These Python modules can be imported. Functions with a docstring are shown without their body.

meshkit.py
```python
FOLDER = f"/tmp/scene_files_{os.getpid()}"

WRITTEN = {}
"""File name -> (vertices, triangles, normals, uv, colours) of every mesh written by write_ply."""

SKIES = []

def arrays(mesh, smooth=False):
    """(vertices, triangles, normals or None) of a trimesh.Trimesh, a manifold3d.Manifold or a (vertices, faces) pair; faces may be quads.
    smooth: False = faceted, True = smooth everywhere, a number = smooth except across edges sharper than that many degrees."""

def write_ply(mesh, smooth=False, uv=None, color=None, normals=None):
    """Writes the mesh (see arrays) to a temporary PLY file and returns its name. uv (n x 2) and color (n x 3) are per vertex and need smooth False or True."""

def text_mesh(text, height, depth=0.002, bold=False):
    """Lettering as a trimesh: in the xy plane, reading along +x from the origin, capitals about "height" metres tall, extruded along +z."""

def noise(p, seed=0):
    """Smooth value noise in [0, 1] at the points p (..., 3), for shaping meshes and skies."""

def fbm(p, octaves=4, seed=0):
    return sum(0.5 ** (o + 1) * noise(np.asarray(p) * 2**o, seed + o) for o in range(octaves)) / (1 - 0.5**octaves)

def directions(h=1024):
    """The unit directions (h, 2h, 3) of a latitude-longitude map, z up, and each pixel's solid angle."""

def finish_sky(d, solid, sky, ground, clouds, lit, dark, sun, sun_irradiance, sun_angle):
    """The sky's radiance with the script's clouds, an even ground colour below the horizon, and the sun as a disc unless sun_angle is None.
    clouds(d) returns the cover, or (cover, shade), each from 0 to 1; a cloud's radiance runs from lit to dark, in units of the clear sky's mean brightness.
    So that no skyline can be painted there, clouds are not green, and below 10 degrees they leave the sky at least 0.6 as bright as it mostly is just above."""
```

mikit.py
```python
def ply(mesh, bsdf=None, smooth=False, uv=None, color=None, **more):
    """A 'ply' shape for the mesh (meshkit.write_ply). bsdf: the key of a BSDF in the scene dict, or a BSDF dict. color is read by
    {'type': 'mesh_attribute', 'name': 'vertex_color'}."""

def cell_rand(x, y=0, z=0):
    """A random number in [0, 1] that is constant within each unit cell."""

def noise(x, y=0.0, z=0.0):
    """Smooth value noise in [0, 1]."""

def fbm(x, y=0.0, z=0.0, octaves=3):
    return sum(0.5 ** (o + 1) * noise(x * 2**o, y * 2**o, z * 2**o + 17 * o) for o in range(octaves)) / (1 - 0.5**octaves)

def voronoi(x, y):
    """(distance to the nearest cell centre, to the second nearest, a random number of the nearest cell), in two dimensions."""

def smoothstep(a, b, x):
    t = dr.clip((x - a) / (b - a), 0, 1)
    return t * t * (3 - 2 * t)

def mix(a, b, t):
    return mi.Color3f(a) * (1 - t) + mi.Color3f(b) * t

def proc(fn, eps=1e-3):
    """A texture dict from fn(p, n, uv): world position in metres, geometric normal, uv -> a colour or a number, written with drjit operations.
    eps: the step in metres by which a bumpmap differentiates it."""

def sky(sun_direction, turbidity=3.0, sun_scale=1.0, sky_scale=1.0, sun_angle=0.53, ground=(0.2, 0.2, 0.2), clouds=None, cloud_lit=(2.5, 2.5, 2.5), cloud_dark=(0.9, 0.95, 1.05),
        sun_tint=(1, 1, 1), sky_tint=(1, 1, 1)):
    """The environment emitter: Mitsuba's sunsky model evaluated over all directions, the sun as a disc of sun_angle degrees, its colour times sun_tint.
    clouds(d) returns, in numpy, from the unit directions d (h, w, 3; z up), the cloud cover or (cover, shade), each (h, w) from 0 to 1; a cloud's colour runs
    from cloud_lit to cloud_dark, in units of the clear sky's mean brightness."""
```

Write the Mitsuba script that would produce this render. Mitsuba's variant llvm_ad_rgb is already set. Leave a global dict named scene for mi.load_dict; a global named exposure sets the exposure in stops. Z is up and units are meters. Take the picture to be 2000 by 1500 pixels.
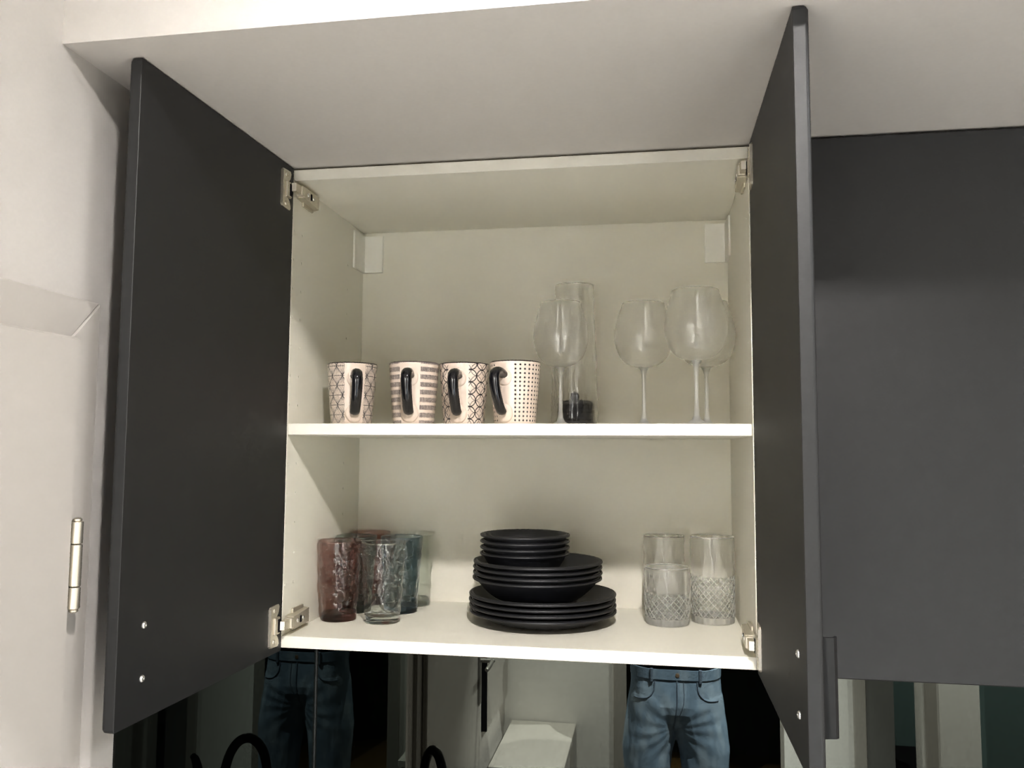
import math
import numpy as np
import trimesh
import drjit as dr
import mitsuba as mi
import mikit
import meshkit
import manifold3d as m3
from mikit import proc, fbm, noise, smoothstep, cell_rand

T = mi.ScalarTransform4f
PI = math.pi
scene, labels = {}, {}

# ------------------------------------------------------------------ camera, light, exposure
# x to the right along the cabinets, y into the cabinets (front edges at y = 0), z up from the underside of the open cabinet
exposure = -0.04
CAM = np.array([0.6059, -1.3251, 0.3297])
YAW, PITCH, ROLL, FOCAL = -0.1643, 0.0795, 0.0057, 1616.95


def camera_axes():
    f = np.array([math.sin(YAW) * math.cos(PITCH), math.cos(YAW) * math.cos(PITCH), math.sin(PITCH)])
    r = np.array([math.cos(YAW), -math.sin(YAW), 0.0])
    u = np.cross(r, f)
    return r * math.cos(ROLL) + u * math.sin(ROLL), u * math.cos(ROLL) - r * math.sin(ROLL), f


_r, _u, _f = camera_axes()
_m = np.eye(4)
_m[:3, 0], _m[:3, 1], _m[:3, 2], _m[:3, 3] = -_r, _u, _f, CAM
scene['camera'] = {'type': 'perspective', 'fov': math.degrees(2 * math.atan(1000 / FOCAL)), 'fov_axis': 'x',
                   'near_clip': 0.005, 'far_clip': 50.0, 'to_world': T(_m.tolist())}
LAMP = (0.71, -1.23, 1.25)          # small unseen ceiling lamp above the photographer, placed by the shadows it casts
LAMP_AIM, LAMP_R, LAMP_DEPTH = (0.42, -0.05, -0.12), 0.050, 0.088
LAMP_RADIANCE = (1750.0, 1660.0, 1610.0)
UNSEEN_PANEL = (2.15, -0.95, 0.60)         # unseen square lamp placed to brighten the right-hand part of the kitchen: x, y, side
PANEL_RADIANCE = (30.0, 30.5, 31.0)
UNSEEN_DOWNLIGHTS = ((0.22, -1.50), (1.30, -1.50), (2.35, -1.50), (2.15, -0.95))   # unseen lamps placed to brighten the rear wall and the right soffit
UNSEEN_SPOT, SPOT_AIM, SPOT_INTENSITY = (1.20, -0.68), (0.74, -1.42, -0.70), (260.0, 270.0, 282.0)   # unseen tilted lamp, placed to light the photographer
DOWN_INTENSITY = (110.0, 113.0, 112.0)

# ------------------------------------------------------------------ materials


def diffuse(c):
    return {'type': 'twosided', 'bsdf': {'type': 'diffuse', 'reflectance': {'type': 'rgb', 'value': list(c)}}}


def rough(c, alpha, ior=1.5):
    t = c if isinstance(c, dict) else {'type': 'rgb', 'value': list(c)}
    return {'type': 'twosided', 'bsdf': {'type': 'roughplastic', 'distribution': 'ggx', 'alpha': alpha, 'int_ior': ior,
                                         'diffuse_reflectance': t, 'nonlinear': True}}


def glossy(c, ior=1.5, tint=(1.0, 1.0, 1.0)):
    t = c if isinstance(c, dict) else {'type': 'rgb', 'value': list(c)}
    return {'type': 'twosided', 'bsdf': {'type': 'plastic', 'int_ior': ior, 'diffuse_reflectance': t, 'nonlinear': True,
                                         'specular_reflectance': {'type': 'rgb', 'value': list(tint)}}}


def metal(c, alpha):
    return {'type': 'twosided', 'bsdf': {'type': 'roughconductor', 'material': 'none', 'alpha': alpha, 'distribution': 'ggx',
                                         'specular_reflectance': {'type': 'rgb', 'value': list(c)}}}


def mat(name, d):
    scene['mat_' + name] = d
    return 'mat_' + name


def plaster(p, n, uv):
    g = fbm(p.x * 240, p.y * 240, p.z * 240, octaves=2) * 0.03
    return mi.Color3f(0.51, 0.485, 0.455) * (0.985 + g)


WALL = mat('wall', {'type': 'twosided', 'bsdf': {'type': 'diffuse', 'reflectance': proc(plaster)}})  # white plaster darkened in colour to offset the strong light on it
WALLREAR = mat('wall_rear_bright', diffuse((0.82, 0.80, 0.77)))  # white like the other walls, but lightened to bounce more light
CEIL = mat('ceiling', diffuse((0.38, 0.37, 0.35)))  # unseen ceiling, darkened to send less light onto the soffit front
CAB = mat('cabinet_white', rough((0.965, 0.95, 0.875), 0.22))
CABIN = mat('cabinet_back', rough((0.965, 0.945, 0.855), 0.3))
COVER = mat('cover_plastic', rough((0.965, 0.955, 0.905), 0.2))
DOORW = mat('door_white', rough((0.70, 0.67, 0.63), 0.25))


def anthracite(p, n, uv):
    g = fbm(p.x * 500, p.y * 500, p.z * 500, octaves=2)
    return mi.Color3f(0.0130, 0.0136, 0.0145) * (0.92 + 0.16 * g)


FRONT = mat('anthracite', rough(proc(anthracite), 0.26, 1.43))
BLACKBAR = mat('black_bar', rough((0.004, 0.004, 0.005), 0.06, 1.35))
GLASSBACK = mat('splash_glass', glossy((0.001, 0.0012, 0.0012), 1.57, (0.97, 1.0, 0.86)))
GLASSSIDE = mat('side_glass', glossy((0.001, 0.0012, 0.0012), 1.34, (0.9, 1.0, 0.95)))
JOINT = mat('joint', rough((0.05, 0.055, 0.055), 0.3))
NICKEL = mat('nickel', metal((0.78, 0.73, 0.62), 0.24))
NICKELDARK = mat('nickel_dark', metal((0.30, 0.28, 0.24), 0.3))
CHROME = mat('chrome', metal((0.86, 0.85, 0.83), 0.12))
STEEL = mat('steel_handle', metal((0.34, 0.33, 0.31), 0.3))
HOLE = mat('hole_dark', diffuse((0.10, 0.09, 0.07)))
STONE = mat('black_stoneware', rough((0.0080, 0.0086, 0.0110), 0.20, 1.40))
BLACKGLAZE = mat('black_glaze', glossy((0.006, 0.006, 0.008)))
CREAM = mat('cream_glaze', glossy((0.83, 0.755, 0.68)))
SILICONE = mat('black_silicone', rough((0.010, 0.010, 0.012), 0.35))
KETTLE = mat('black_enamel', glossy((0.006, 0.006, 0.007)))
WORKTOP = mat('worktop', rough((0.40, 0.385, 0.36), 0.25))  # unseen worktop, tone set for the light it throws upward
FLOORMAT = mat('kitchen_floor', rough((0.22, 0.20, 0.18), 0.35))  # unseen floor, darkened to bounce less light under the soffit
WOOD = mat('wood_floor', rough((0.24, 0.14, 0.035), 0.35))
DARKROOM = mat('dark_wall', diffuse((0.035, 0.045, 0.045)))  # near black, standing in for rooms without light
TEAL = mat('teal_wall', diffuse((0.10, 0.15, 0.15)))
BLACKBOX = mat('black_matte', diffuse((0.008, 0.008, 0.009)))
THIN = mat('thin_glass', {'type': 'thindielectric', 'int_ior': 1.5, 'specular_transmittance': {'type': 'rgb', 'value': [0.985, 0.99, 0.98]}})
CRYSTAL = mat('clear_glass', {'type': 'dielectric', 'int_ior': 1.5, 'specular_transmittance': {'type': 'rgb', 'value': [0.985, 0.99, 0.985]}})


def tinted(name, c, base):
    """Materials of a tumbler: its wavy wall (a single sheet, tint mottled for uneven thickness and in place of refracted ripples), its rim, its thick base."""
    lo, hi = np.array(c) ** 1.35, np.array(c) ** 0.75

    def tint(p, n, uv):
        t = fbm(p.x * 95, p.y * 95, p.z * 42, octaves=2)
        return mikit.mix(lo.tolist(), hi.tolist(), smoothstep(0.32, 0.68, t))

    a = mat(name + '_glass', {'type': 'thindielectric', 'int_ior': 1.52, 'specular_transmittance': proc(tint)})
    r = mat(name + '_glass_rim', {'type': 'dielectric', 'int_ior': 1.5, 'specular_transmittance': {'type': 'rgb', 'value': list(np.sqrt(c))}})
    b = mat(name + '_glass_base', {'type': 'dielectric', 'int_ior': 1.5, 'specular_transmittance': {'type': 'rgb', 'value': list(base)}})
    return a, r, b


PALEGLASS = mat('stem_glass', {'type': 'principled', 'base_color': {'type': 'rgb', 'value': [0.93, 0.93, 0.88]}, 'spec_trans': 0.80, 'roughness': 0.12, 'specular': 0.6})  # milky share stands in for light caught by stems, rims and bases
BOWL = mat('bowl_glass', {'type': 'blendbsdf', 'weight': 0.042, 'a': {'type': 'thindielectric', 'int_ior': 1.52}, 'b': rough((0.8, 0.8, 0.76), 0.1)})  # faint white veil mixed in so the clear glass shows
CARAFE = mat('carafe_glass', {'type': 'blendbsdf', 'weight': 0.013, 'a': {'type': 'thindielectric', 'int_ior': 1.52}, 'b': rough((0.8, 0.8, 0.76), 0.1)})  # thinner white veil, keeps the carafe outline visible


AMBER = tinted('plum', (0.66, 0.50, 0.475), (0.44, 0.33, 0.32))
BLUE = tinted('blue', (0.46, 0.52, 0.555), (0.34, 0.40, 0.46))
SMOKE = tinted('smoke', (0.48, 0.55, 0.53), (0.28, 0.35, 0.35))
CLEAR = tinted('clear', (0.93, 0.95, 0.93), (0.94, 0.96, 0.94))

# ------------------------------------------------------------------ mesh helpers


def box(x0, x1, y0, y1, z0, z1, c=0.0):
    if c <= 0:
        b = trimesh.creation.box((x1 - x0, y1 - y0, z1 - z0))
        b.apply_translation(((x0 + x1) / 2, (y0 + y1) / 2, (z0 + z1) / 2))
        return b
    h = np.array([x1 - x0, y1 - y0, z1 - z0]) / 2
    c = min(c, h.min() * 0.9)
    pts = []
    for sx in (-1, 1):
        for sy in (-1, 1):
            for sz in (-1, 1):
                s = np.array([sx, sy, sz])
                for a in range(3):
                    q = h - c
                    q[a] = h[a]
                    pts.append(s * q)
    b = trimesh.convex.convex_hull(np.array(pts))
    b.apply_translation(((x0 + x1) / 2, (y0 + y1) / 2, (z0 + z1) / 2))
    return b


def join(*ms):
    return trimesh.util.concatenate([m for m in ms])


def lathe(profile, n=64, wave=None, at=(0, 0, 0), phase=0.0, want_uv=False):
    """Revolves the (r, z) profile; wave(theta, z, i) gives an offset of r. Points with r = 0 stay on the axis."""
    pr = np.asarray(profile, float)
    k = len(pr)
    cols = n + 1 if want_uv else n
    th = np.arange(cols) * 2 * PI / n + phase
    R = np.repeat(pr[:, :1], cols, 1)
    Z = np.repeat(pr[:, 1:], cols, 1)
    TH = np.repeat(th[None], k, 0)
    if wave is not None:
        I = np.repeat(np.arange(k)[:, None], cols, 1)
        R = np.where(R > 1e-9, R + wave(TH, Z, I), 0)
    V = np.stack([R * np.cos(TH) + at[0], R * np.sin(TH) + at[1], Z + at[2]], -1).reshape(-1, 3)
    i, j = np.meshgrid(np.arange(k - 1), np.arange(n), indexing='ij')
    j2 = j + 1 if want_uv else (j + 1) % n
    a, b, c, d = i * cols + j, i * cols + j2, (i + 1) * cols + j2, (i + 1) * cols + j
    F = np.concatenate([np.stack([a, b, c], -1).reshape(-1, 3), np.stack([a, c, d], -1).reshape(-1, 3)])
    p = V[F]
    F = F[np.linalg.norm(np.cross(p[:, 1] - p[:, 0], p[:, 2] - p[:, 0]), axis=1) > 1e-14]
    if want_uv:
        UV = np.stack([np.repeat((np.arange(cols) / n)[None], k, 0), Z], -1).reshape(-1, 2)
        return (V, F), UV
    m = trimesh.Trimesh(V, F, process=True, merge_norm=True)
    return m


def closed(m):
    m.merge_vertices()
    if m.volume < 0:
        m.invert()
    return m


def curve(pts, n):
    """Catmull-Rom through the points."""
    p = np.asarray(pts, float)
    p = np.vstack([2 * p[0] - p[1], p, 2 * p[-1] - p[-2]])
    out = []
    segs = len(p) - 3
    for t in np.linspace(0, segs, n):
        i = min(int(t), segs - 1)
        u = t - i
        a, b, c, d = p[i:i + 4]
        out.append(0.5 * (2 * b + (c - a) * u + (2 * a - 5 * b + 4 * c - d) * u * u + (3 * b - a - 3 * c + d) * u ** 3))
    return np.array(out)


def tube(path, radius, n=16, flat=1.0, side=None, cap=True):
    """A tube along the path; radius a number or one per point; flat scales it across 'side'."""
    P = np.asarray(path, float)
    rad = np.broadcast_to(np.asarray(radius, float), (len(P),))
    t = np.gradient(P, axis=0)
    t /= np.linalg.norm(t, axis=1, keepdims=True)
    s = np.array(side if side is not None else (np.cross(t[0], [0, 0, 1]) if abs(t[0][2]) < 0.9 else [1, 0, 0]), float)
    V = []
    for i in range(len(P)):
        a = s - t[i] * (s @ t[i])
        a /= np.linalg.norm(a)
        b = np.cross(t[i], a)
        s = a
        ang = np.arange(n) * 2 * PI / n
        V.append(P[i] + rad[i] * (np.cos(ang)[:, None] * a + flat * np.sin(ang)[:, None] * b))
    V = np.vstack(V)
    k = len(P)
    i, j = np.meshgrid(np.arange(k - 1), np.arange(n), indexing='ij')
    a, b, c, d = i * n + j, i * n + (j + 1) % n, (i + 1) * n + (j + 1) % n, (i + 1) * n + j
    F = [np.stack([a, b, c], -1).reshape(-1, 3), np.stack([a, c, d], -1).reshape(-1, 3)]
    if cap:
        V = np.vstack([V, P[:1], P[-1:]])
        q = np.arange(n)
        F.append(np.stack([q * 0 + k * n, (q + 1) % n, q], -1))
        F.append(np.stack([q * 0 + k * n + 1, (k - 1) * n + q, (k - 1) * n + (q + 1) % n], -1))
    return closed(trimesh.Trimesh(V, np.vstack(F), process=False))


def rounded_tube(path, r, n=16, flat=1.0, side=None):
    """A tube whose ends close in a dome."""
    P = np.asarray(path, float)
    r = np.broadcast_to(np.asarray(r, float), (len(P),)).copy()
    d0, d1 = P[0] - P[1], P[-1] - P[-2]
    d0, d1 = d0 / np.linalg.norm(d0), d1 / np.linalg.norm(d1)
    k = np.array([0.97, 0.85, 0.6, 0.2])
    a, ra = P[0] + d0 * (k * r[0] * flat)[:, None], r[0] * np.sqrt(1 - k * k)
    b, rb = P[-1] + d1 * (k * r[-1] * flat)[:, None], r[-1] * np.sqrt(1 - k * k)
    return tube(np.vstack([a, P, b[::-1]]), np.r_[ra, r, rb[::-1]], n, flat, side)


def to_man(m):
    return m3.Manifold(m3.Mesh(np.asarray(m.vertices, np.float32), np.asarray(m.faces, np.uint32)))


def from_man(man):
    q = man.to_mesh()
    return trimesh.Trimesh(np.array(q.vert_properties[:, :3], float), np.array(q.tri_verts), process=True)


# ------------------------------------------------------------------ the scene's bookkeeping


def numbered(key):
    if not any(k == key or k.startswith(key + '__') for k in list(scene) + list(labels)):
        return key
    i = 1
    while any(k == f'{key}_{i:03d}' or k.startswith(f'{key}_{i:03d}__') for k in list(scene) + list(labels)):
        i += 1
    return f'{key}_{i:03d}'


def thing(name, label, category, group=None):
    key = numbered(name)
    labels[key] = {'label': label, 'category': category}
    if group:
        labels[key]['group'] = group
    return key


def obj(name, mesh, material, parent=None, smooth=30, label=None, uv=None, **more):
    key = numbered(f'{parent}__{name}' if parent else name)
    scene[key] = mikit.ply(mesh, material, smooth=smooth, uv=uv, **more)
    if label:
        labels[key] = {'label': label}
    return key


def put(key, shape, label=None):
    key = numbered(key)
    scene[key] = shape
    if label:
        labels[key] = {'label': label}
    return key


def struct(name, mesh, material, label=None, smooth=False):
    key = obj(name, mesh, material, None, smooth)
    labels[key] = {'kind': 'structure'}
    if label:
        labels[key]['label'] = label
    return key


# ------------------------------------------------------------------ the setting
WX = -0.0913                                    # left wall
FLOOR, CEILING, REAR = -1.55, 1.36, -1.966
XR = 3.1
YB = 0.374                                      # plaster of the wall behind the cabinets
struct('floor', box(WX - 0.1, XR + 0.1, -1.97, 0.5, FLOOR - 0.05, FLOOR), FLOORMAT, 'unseen kitchen floor, darkened to bounce less light')
struct('floor_passage', box(WX - 0.1, XR + 0.1, -3.6, -1.97, FLOOR - 0.05, FLOOR), WOOD, 'brown wooden floor of the dark rooms behind')
struct('ceiling', box(WX - 0.1, XR + 0.1, -3.6, 0.5, CEILING, CEILING + 0.05), CEIL, 'unseen ceiling, greyed to bounce less light')
struct('wall_left', box(WX - 0.1, WX, -3.6, 0.5, FLOOR, CEILING), WALL, 'white plastered wall left of the cabinets')
struct('wall_back', box(WX, XR, YB, YB + 0.1, FLOOR, CEILING), WALL, 'white plastered wall behind the cabinets')
struct('wall_right', box(XR, XR + 0.1, -3.6, 0.5, FLOOR, CEILING), WALL, 'white plastered wall at the right end of the kitchen')
struct('soffit', box(WX, XR, -0.4611, YB, 0.8165, CEILING), WALL, 'white plastered soffit boxed in above the wall cabinets')
# rear wall with two openings to unlit rooms
OPEN_TOP = 0.60
rear = [box(WX, 0.455, REAR - 0.12, REAR, FLOOR, CEILING), box(0.455, 1.20, REAR - 0.12, REAR, OPEN_TOP, CEILING),
        box(1.20, 1.673, REAR - 0.12, REAR, FLOOR, CEILING), box(1.673, 1.795, REAR - 0.12, REAR, OPEN_TOP, CEILING),
        box(1.795, 2.03, REAR - 0.12, REAR, FLOOR, CEILING), box(2.03, XR, REAR - 0.12, REAR, OPEN_TOP, CEILING)]
struct('wall_rear', join(*rear), WALLREAR, 'white wall behind the photographer with openings to dark rooms')
struct('wall_far', box(WX, XR, -3.6, -3.4, FLOOR, CEILING), DARKROOM, 'unlit far wall of the dark room behind')
struct('wall_partition', box(1.40, 1.45, -3.4, REAR - 0.12, FLOOR, CEILING), DARKROOM, 'unlit partition between the two dark rooms behind')
struct('wall_passage', box(1.46, XR, -2.75, -2.70, FLOOR, CEILING), TEAL, 'dim bluish wall of the passage behind')


def frame_bar(x0, x1, z0, z1, y=REAR):
    return box(x0, x1, y - 0.001, y + 0.014, z0, z1, 0.004)


struct('trim_1', frame_bar(0.432, 0.492, FLOOR, OPEN_TOP + 0.05), DOORW, 'white casing of the dark opening behind the photographer', 30)
struct('trim_2', frame_bar(1.50, 1.553, FLOOR, OPEN_TOP + 0.05), DOORW, 'white casing between the rear wall and the narrow dark opening', 30)
struct('trim_3', frame_bar(1.80, 1.85, FLOOR, OPEN_TOP + 0.05), DOORW, 'white casing on the far side of the narrow dark opening', 30)

struct('door_2', box(1.5545, 1.672, REAR + 0.0005, REAR + 0.008, FLOOR + 0.005, OPEN_TOP, 0.002), mat('grey_door', rough((0.34, 0.34, 0.33), 0.3)), 'grey door leaf beside the narrow dark opening', 30)

# the splash glass: on the back wall and, round the corner, on the left wall
SPY = 0.366
struct('wall_splash', box(WX, XR, SPY, YB, -0.62, 0.002), GLASSBACK, 'black mirror-glossy glass splashback under the wall cabinets')
struct('wall_splash_side', box(WX, WX + 0.003, -0.304, SPY - 0.0005, -0.62, 0.0), GLASSSIDE, 'black glossy glass splashback on the left wall')
struct('trim_4', box(WX + 0.0031, WX + 0.0061, SPY - 0.0035, SPY - 0.0004, -0.62, 0.0), JOINT, 'dark corner joint between the two glass splashbacks')

# the white interior door in the left wall
LEAF_Y, LEAF_TOP = -0.4400, 0.4602
OUT_Y, OUT_TOP = -0.3862, 0.5112
END_Y = -1.255


def architrave():
    """Three flat mitred boards with rounded outer arrises."""
    w = 0.0650
    t = 0.012
    out = []
    y_in = OUT_Y - w
    for a in ([(OUT_Y, FLOOR), (OUT_Y, OUT_TOP), (y_in, OUT_TOP - w), (y_in, FLOOR)],
              [(OUT_Y, OUT_TOP), (END_Y - 0.034, OUT_TOP), (END_Y - 0.034 + w, OUT_TOP - w), (y_in, OUT_TOP - w)],
              [(END_Y - 0.034, OUT_TOP), (END_Y - 0.034, FLOOR), (END_Y - 0.034 + w, FLOOR), (END_Y - 0.034 + w, OUT_TOP - w)]):
        q = np.array(a)
        c = q.mean(0)
        inner = q + (c - q) / np.linalg.norm(c - q, axis=1, keepdims=True) * 0.0028
        pts = np.vstack([np.c_[np.full(4, WX), q], np.c_[np.full(4, WX + t - 0.002), q], np.c_[np.full(4, WX + t), inner]])
        out.append(trimesh.convex.convex_hull(pts))
    return out


D1 = 'door_1'
labels[D1] = {'kind': 'structure', 'label': 'white interior door in the left wall beside the cabinet'}
for m in architrave():
    obj('architrave', m, DOORW, D1, 20)
obj('leaf', box(WX + 0.0125, WX + 0.029, END_Y, LEAF_Y, FLOOR + 0.01, LEAF_TOP, 0.003), DOORW, D1, 20)


def hinge_barrel():
    x, y = WX + 0.0295, LEAF_Y + 0.0066
    ms = []
    for z0, z1 in ((0.141, 0.166), (0.1672, 0.2155), (0.2167, 0.2425)):
        pr = [(0, z0), (0.0062, z0), (0.0068, z0 + 0.0008), (0.0068, z1 - 0.0008), (0.0062, z1), (0, z1)]
        ms.append(lathe(pr, 20, at=(x, y, 0)))
    for z, s in ((0.141, -1), (0.2425, 1)):
        pr = [(0, z), (0.0040, z), (0.0052, z + s * 0.001), (0.0052, z + s * 0.003), (0.003, z + s * 0.0045), (0, z + s * 0.005)]
        ms.append(lathe(pr, 20, at=(x, y, 0)))
    ms.append(box(WX + 0.012, x - 0.001, y - 0.0015, y + 0.010, 0.141, 0.2425, 0.001))
    return ms


for k, m in enumerate(hinge_barrel()):
    obj(('hinge_knuckle', 'hinge_knuckle', 'hinge_knuckle', 'hinge_cap', 'hinge_cap', 'hinge_plate')[k], m, NICKEL if k < 5 else NICKELDARK, D1, 30)
hp = box(WX + 0.029, WX + 0.037, -1.235, -1.197, -0.665, -0.46, 0.002)
obj('handle_plate', hp, STEEL, D1, 30, 'dark metal handle plate')
lever = join(rounded_tube([(WX + 0.036, -1.216, -0.497), (WX + 0.085, -1.216, -0.497)], 0.0085),
             rounded_tube([(WX + 0.082, -1.216, -0.497), (WX + 0.086, -1.16, -0.498), (WX + 0.085, -1.095, -0.5)], 0.0085))
obj('handle', lever, STEEL, D1, 30, 'dark metal door lever')

p1 = thing('wall_panel', 'flat white panel with a dark edge on the left wall beyond the door', 'panel')
obj('board', box(WX + 0.004, WX + 0.022, -1.94, -1.42, -0.835, -0.02, 0.002), DOORW, p1)
obj('edge', box(WX + 0.0002, WX + 0.0235, -1.4195, -1.413, -0.835, -0.02), BLACKBOX, p1)

k1 = thing('low_cabinet', 'low white cabinet with a flat top against the rear wall', 'cabinet')
obj('body', box(-0.045, 0.245, -1.955, -1.38, FLOOR + 0.05, -0.985, 0.002), DOORW, k1)
obj('top_panel', box(-0.052, 0.256, -1.96, -1.365, -0.983, -0.955, 0.002), DOORW, k1)
obj('plinth', box(-0.03, 0.23, -1.95, -1.40, FLOOR + 0.0005, FLOOR + 0.0495), BLACKBOX, k1)
b1 = thing('storage_box', 'black box standing in the passage behind', 'box')
obj('body', box(1.80, 2.15, -2.69, -2.4, FLOOR + 0.0005, -1.20, 0.01), BLACKBOX, b1)

# unseen ceiling lamps, placed to light the cabinet and the room
def unseen_spot_lamp(at, aim, radiance, label):
    """An unseen ceiling spot: rose, stem, yoke and an aimed tubular head with its lamp set back inside."""
    k = thing('unseen_spot_lamp', label, 'lamp')
    at, aim = np.array(at), np.array(aim)
    d = (aim - at) / np.linalg.norm(aim - at)
    a = np.cross(d, [0, 0, 1.0])
    a /= np.linalg.norm(a)
    M = np.eye(4)
    M[:3, 0], M[:3, 1], M[:3, 2], M[:3, 3] = a, np.cross(d, a), d, at
    R, dep = LAMP_R, LAMP_DEPTH
    head = lathe([(0, -0.035), (R + 0.004, -0.035), (R + 0.010, -0.028), (R + 0.010, dep - 0.001), (R + 0.0085, dep), (R + 0.007, dep - 0.001), (R + 0.006, 0.002), (R + 0.005, -0.003), (0, -0.003)], 48)
    head.apply_transform(M)
    obj('head', closed(head), BLACKBOX, k)
    b = trimesh.creation.cylinder(R, 0.002, sections=40)
    b.apply_transform(M)
    scene[k + '__bulb'] = {**mikit.ply(b, 'mat_ceiling'), 'emitter': {'type': 'area', 'radiance': {'type': 'rgb', 'value': list(radiance)}}}
    top = at - d * 0.02
    obj('stem', tube([(top[0], top[1], top[2] + 0.03), (top[0], top[1], CEILING - 0.002)], 0.008, 16), BLACKBOX, k)
    obj('rose', lathe([(0, CEILING - 0.0005), (0.045, CEILING - 0.0005), (0.045, CEILING - 0.018), (0.040, CEILING - 0.022), (0, CEILING - 0.022)], 40, at=(top[0], top[1], 0)), BLACKBOX, k)


unseen_spot_lamp(LAMP, LAMP_AIM, LAMP_RADIANCE, 'unseen ceiling spot above the photographer, placed to light the open cabinet')
for (x, y), power, aim, cut in [(d, DOWN_INTENSITY, None, (38.0, 30.0)) for d in UNSEEN_DOWNLIGHTS] + [(UNSEEN_SPOT, SPOT_INTENSITY, SPOT_AIM, (24.0, 14.0))]:
    if aim is None:
        k = thing('unseen_downlight', 'unseen round ceiling lamp ' + {0.22: 'over the low white cabinet', 1.30: 'near the rear wall, right of the photographer', 2.35: 'near the rear wall at the far right end', 2.15: 'in front of the worktop, beside the square lamp'}[x], 'lamp', 'unseen ceiling lamps')
    else:
        k = thing('unseen_downlight', 'unseen ceiling lamp tilted to light the photographer', 'lamp')
    z1 = CEILING - 0.0005
    obj('ring', lathe([(0.030, z1 - 0.001), (0.030, z1 - 0.006), (0.044, z1 - 0.004), (0.046, z1), (0.030, z1 - 0.001)], 40, at=(x, y, 0)), CHROME, k)
    scene[k + '__spot'] = {'type': 'spot', 'cutoff_angle': cut[0], 'beam_width': cut[1], 'intensity': {'type': 'rgb', 'value': list(power)},
                           'to_world': T().look_at([x, y, CEILING - 0.004], list(aim) if aim else [x, y, 0], [0.1, 1, 0])}
pl = thing('unseen_ceiling_panel', 'unseen square ceiling lamp, placed to brighten the right-hand part of the kitchen', 'lamp')
px, py, ps = UNSEEN_PANEL
obj('frame', box(px - ps / 2 - 0.015, px + ps / 2 + 0.015, py - ps / 2 - 0.015, py + ps / 2 + 0.015, CEILING - 0.03, CEILING - 0.0005, 0.003), CAB, pl)
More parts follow.
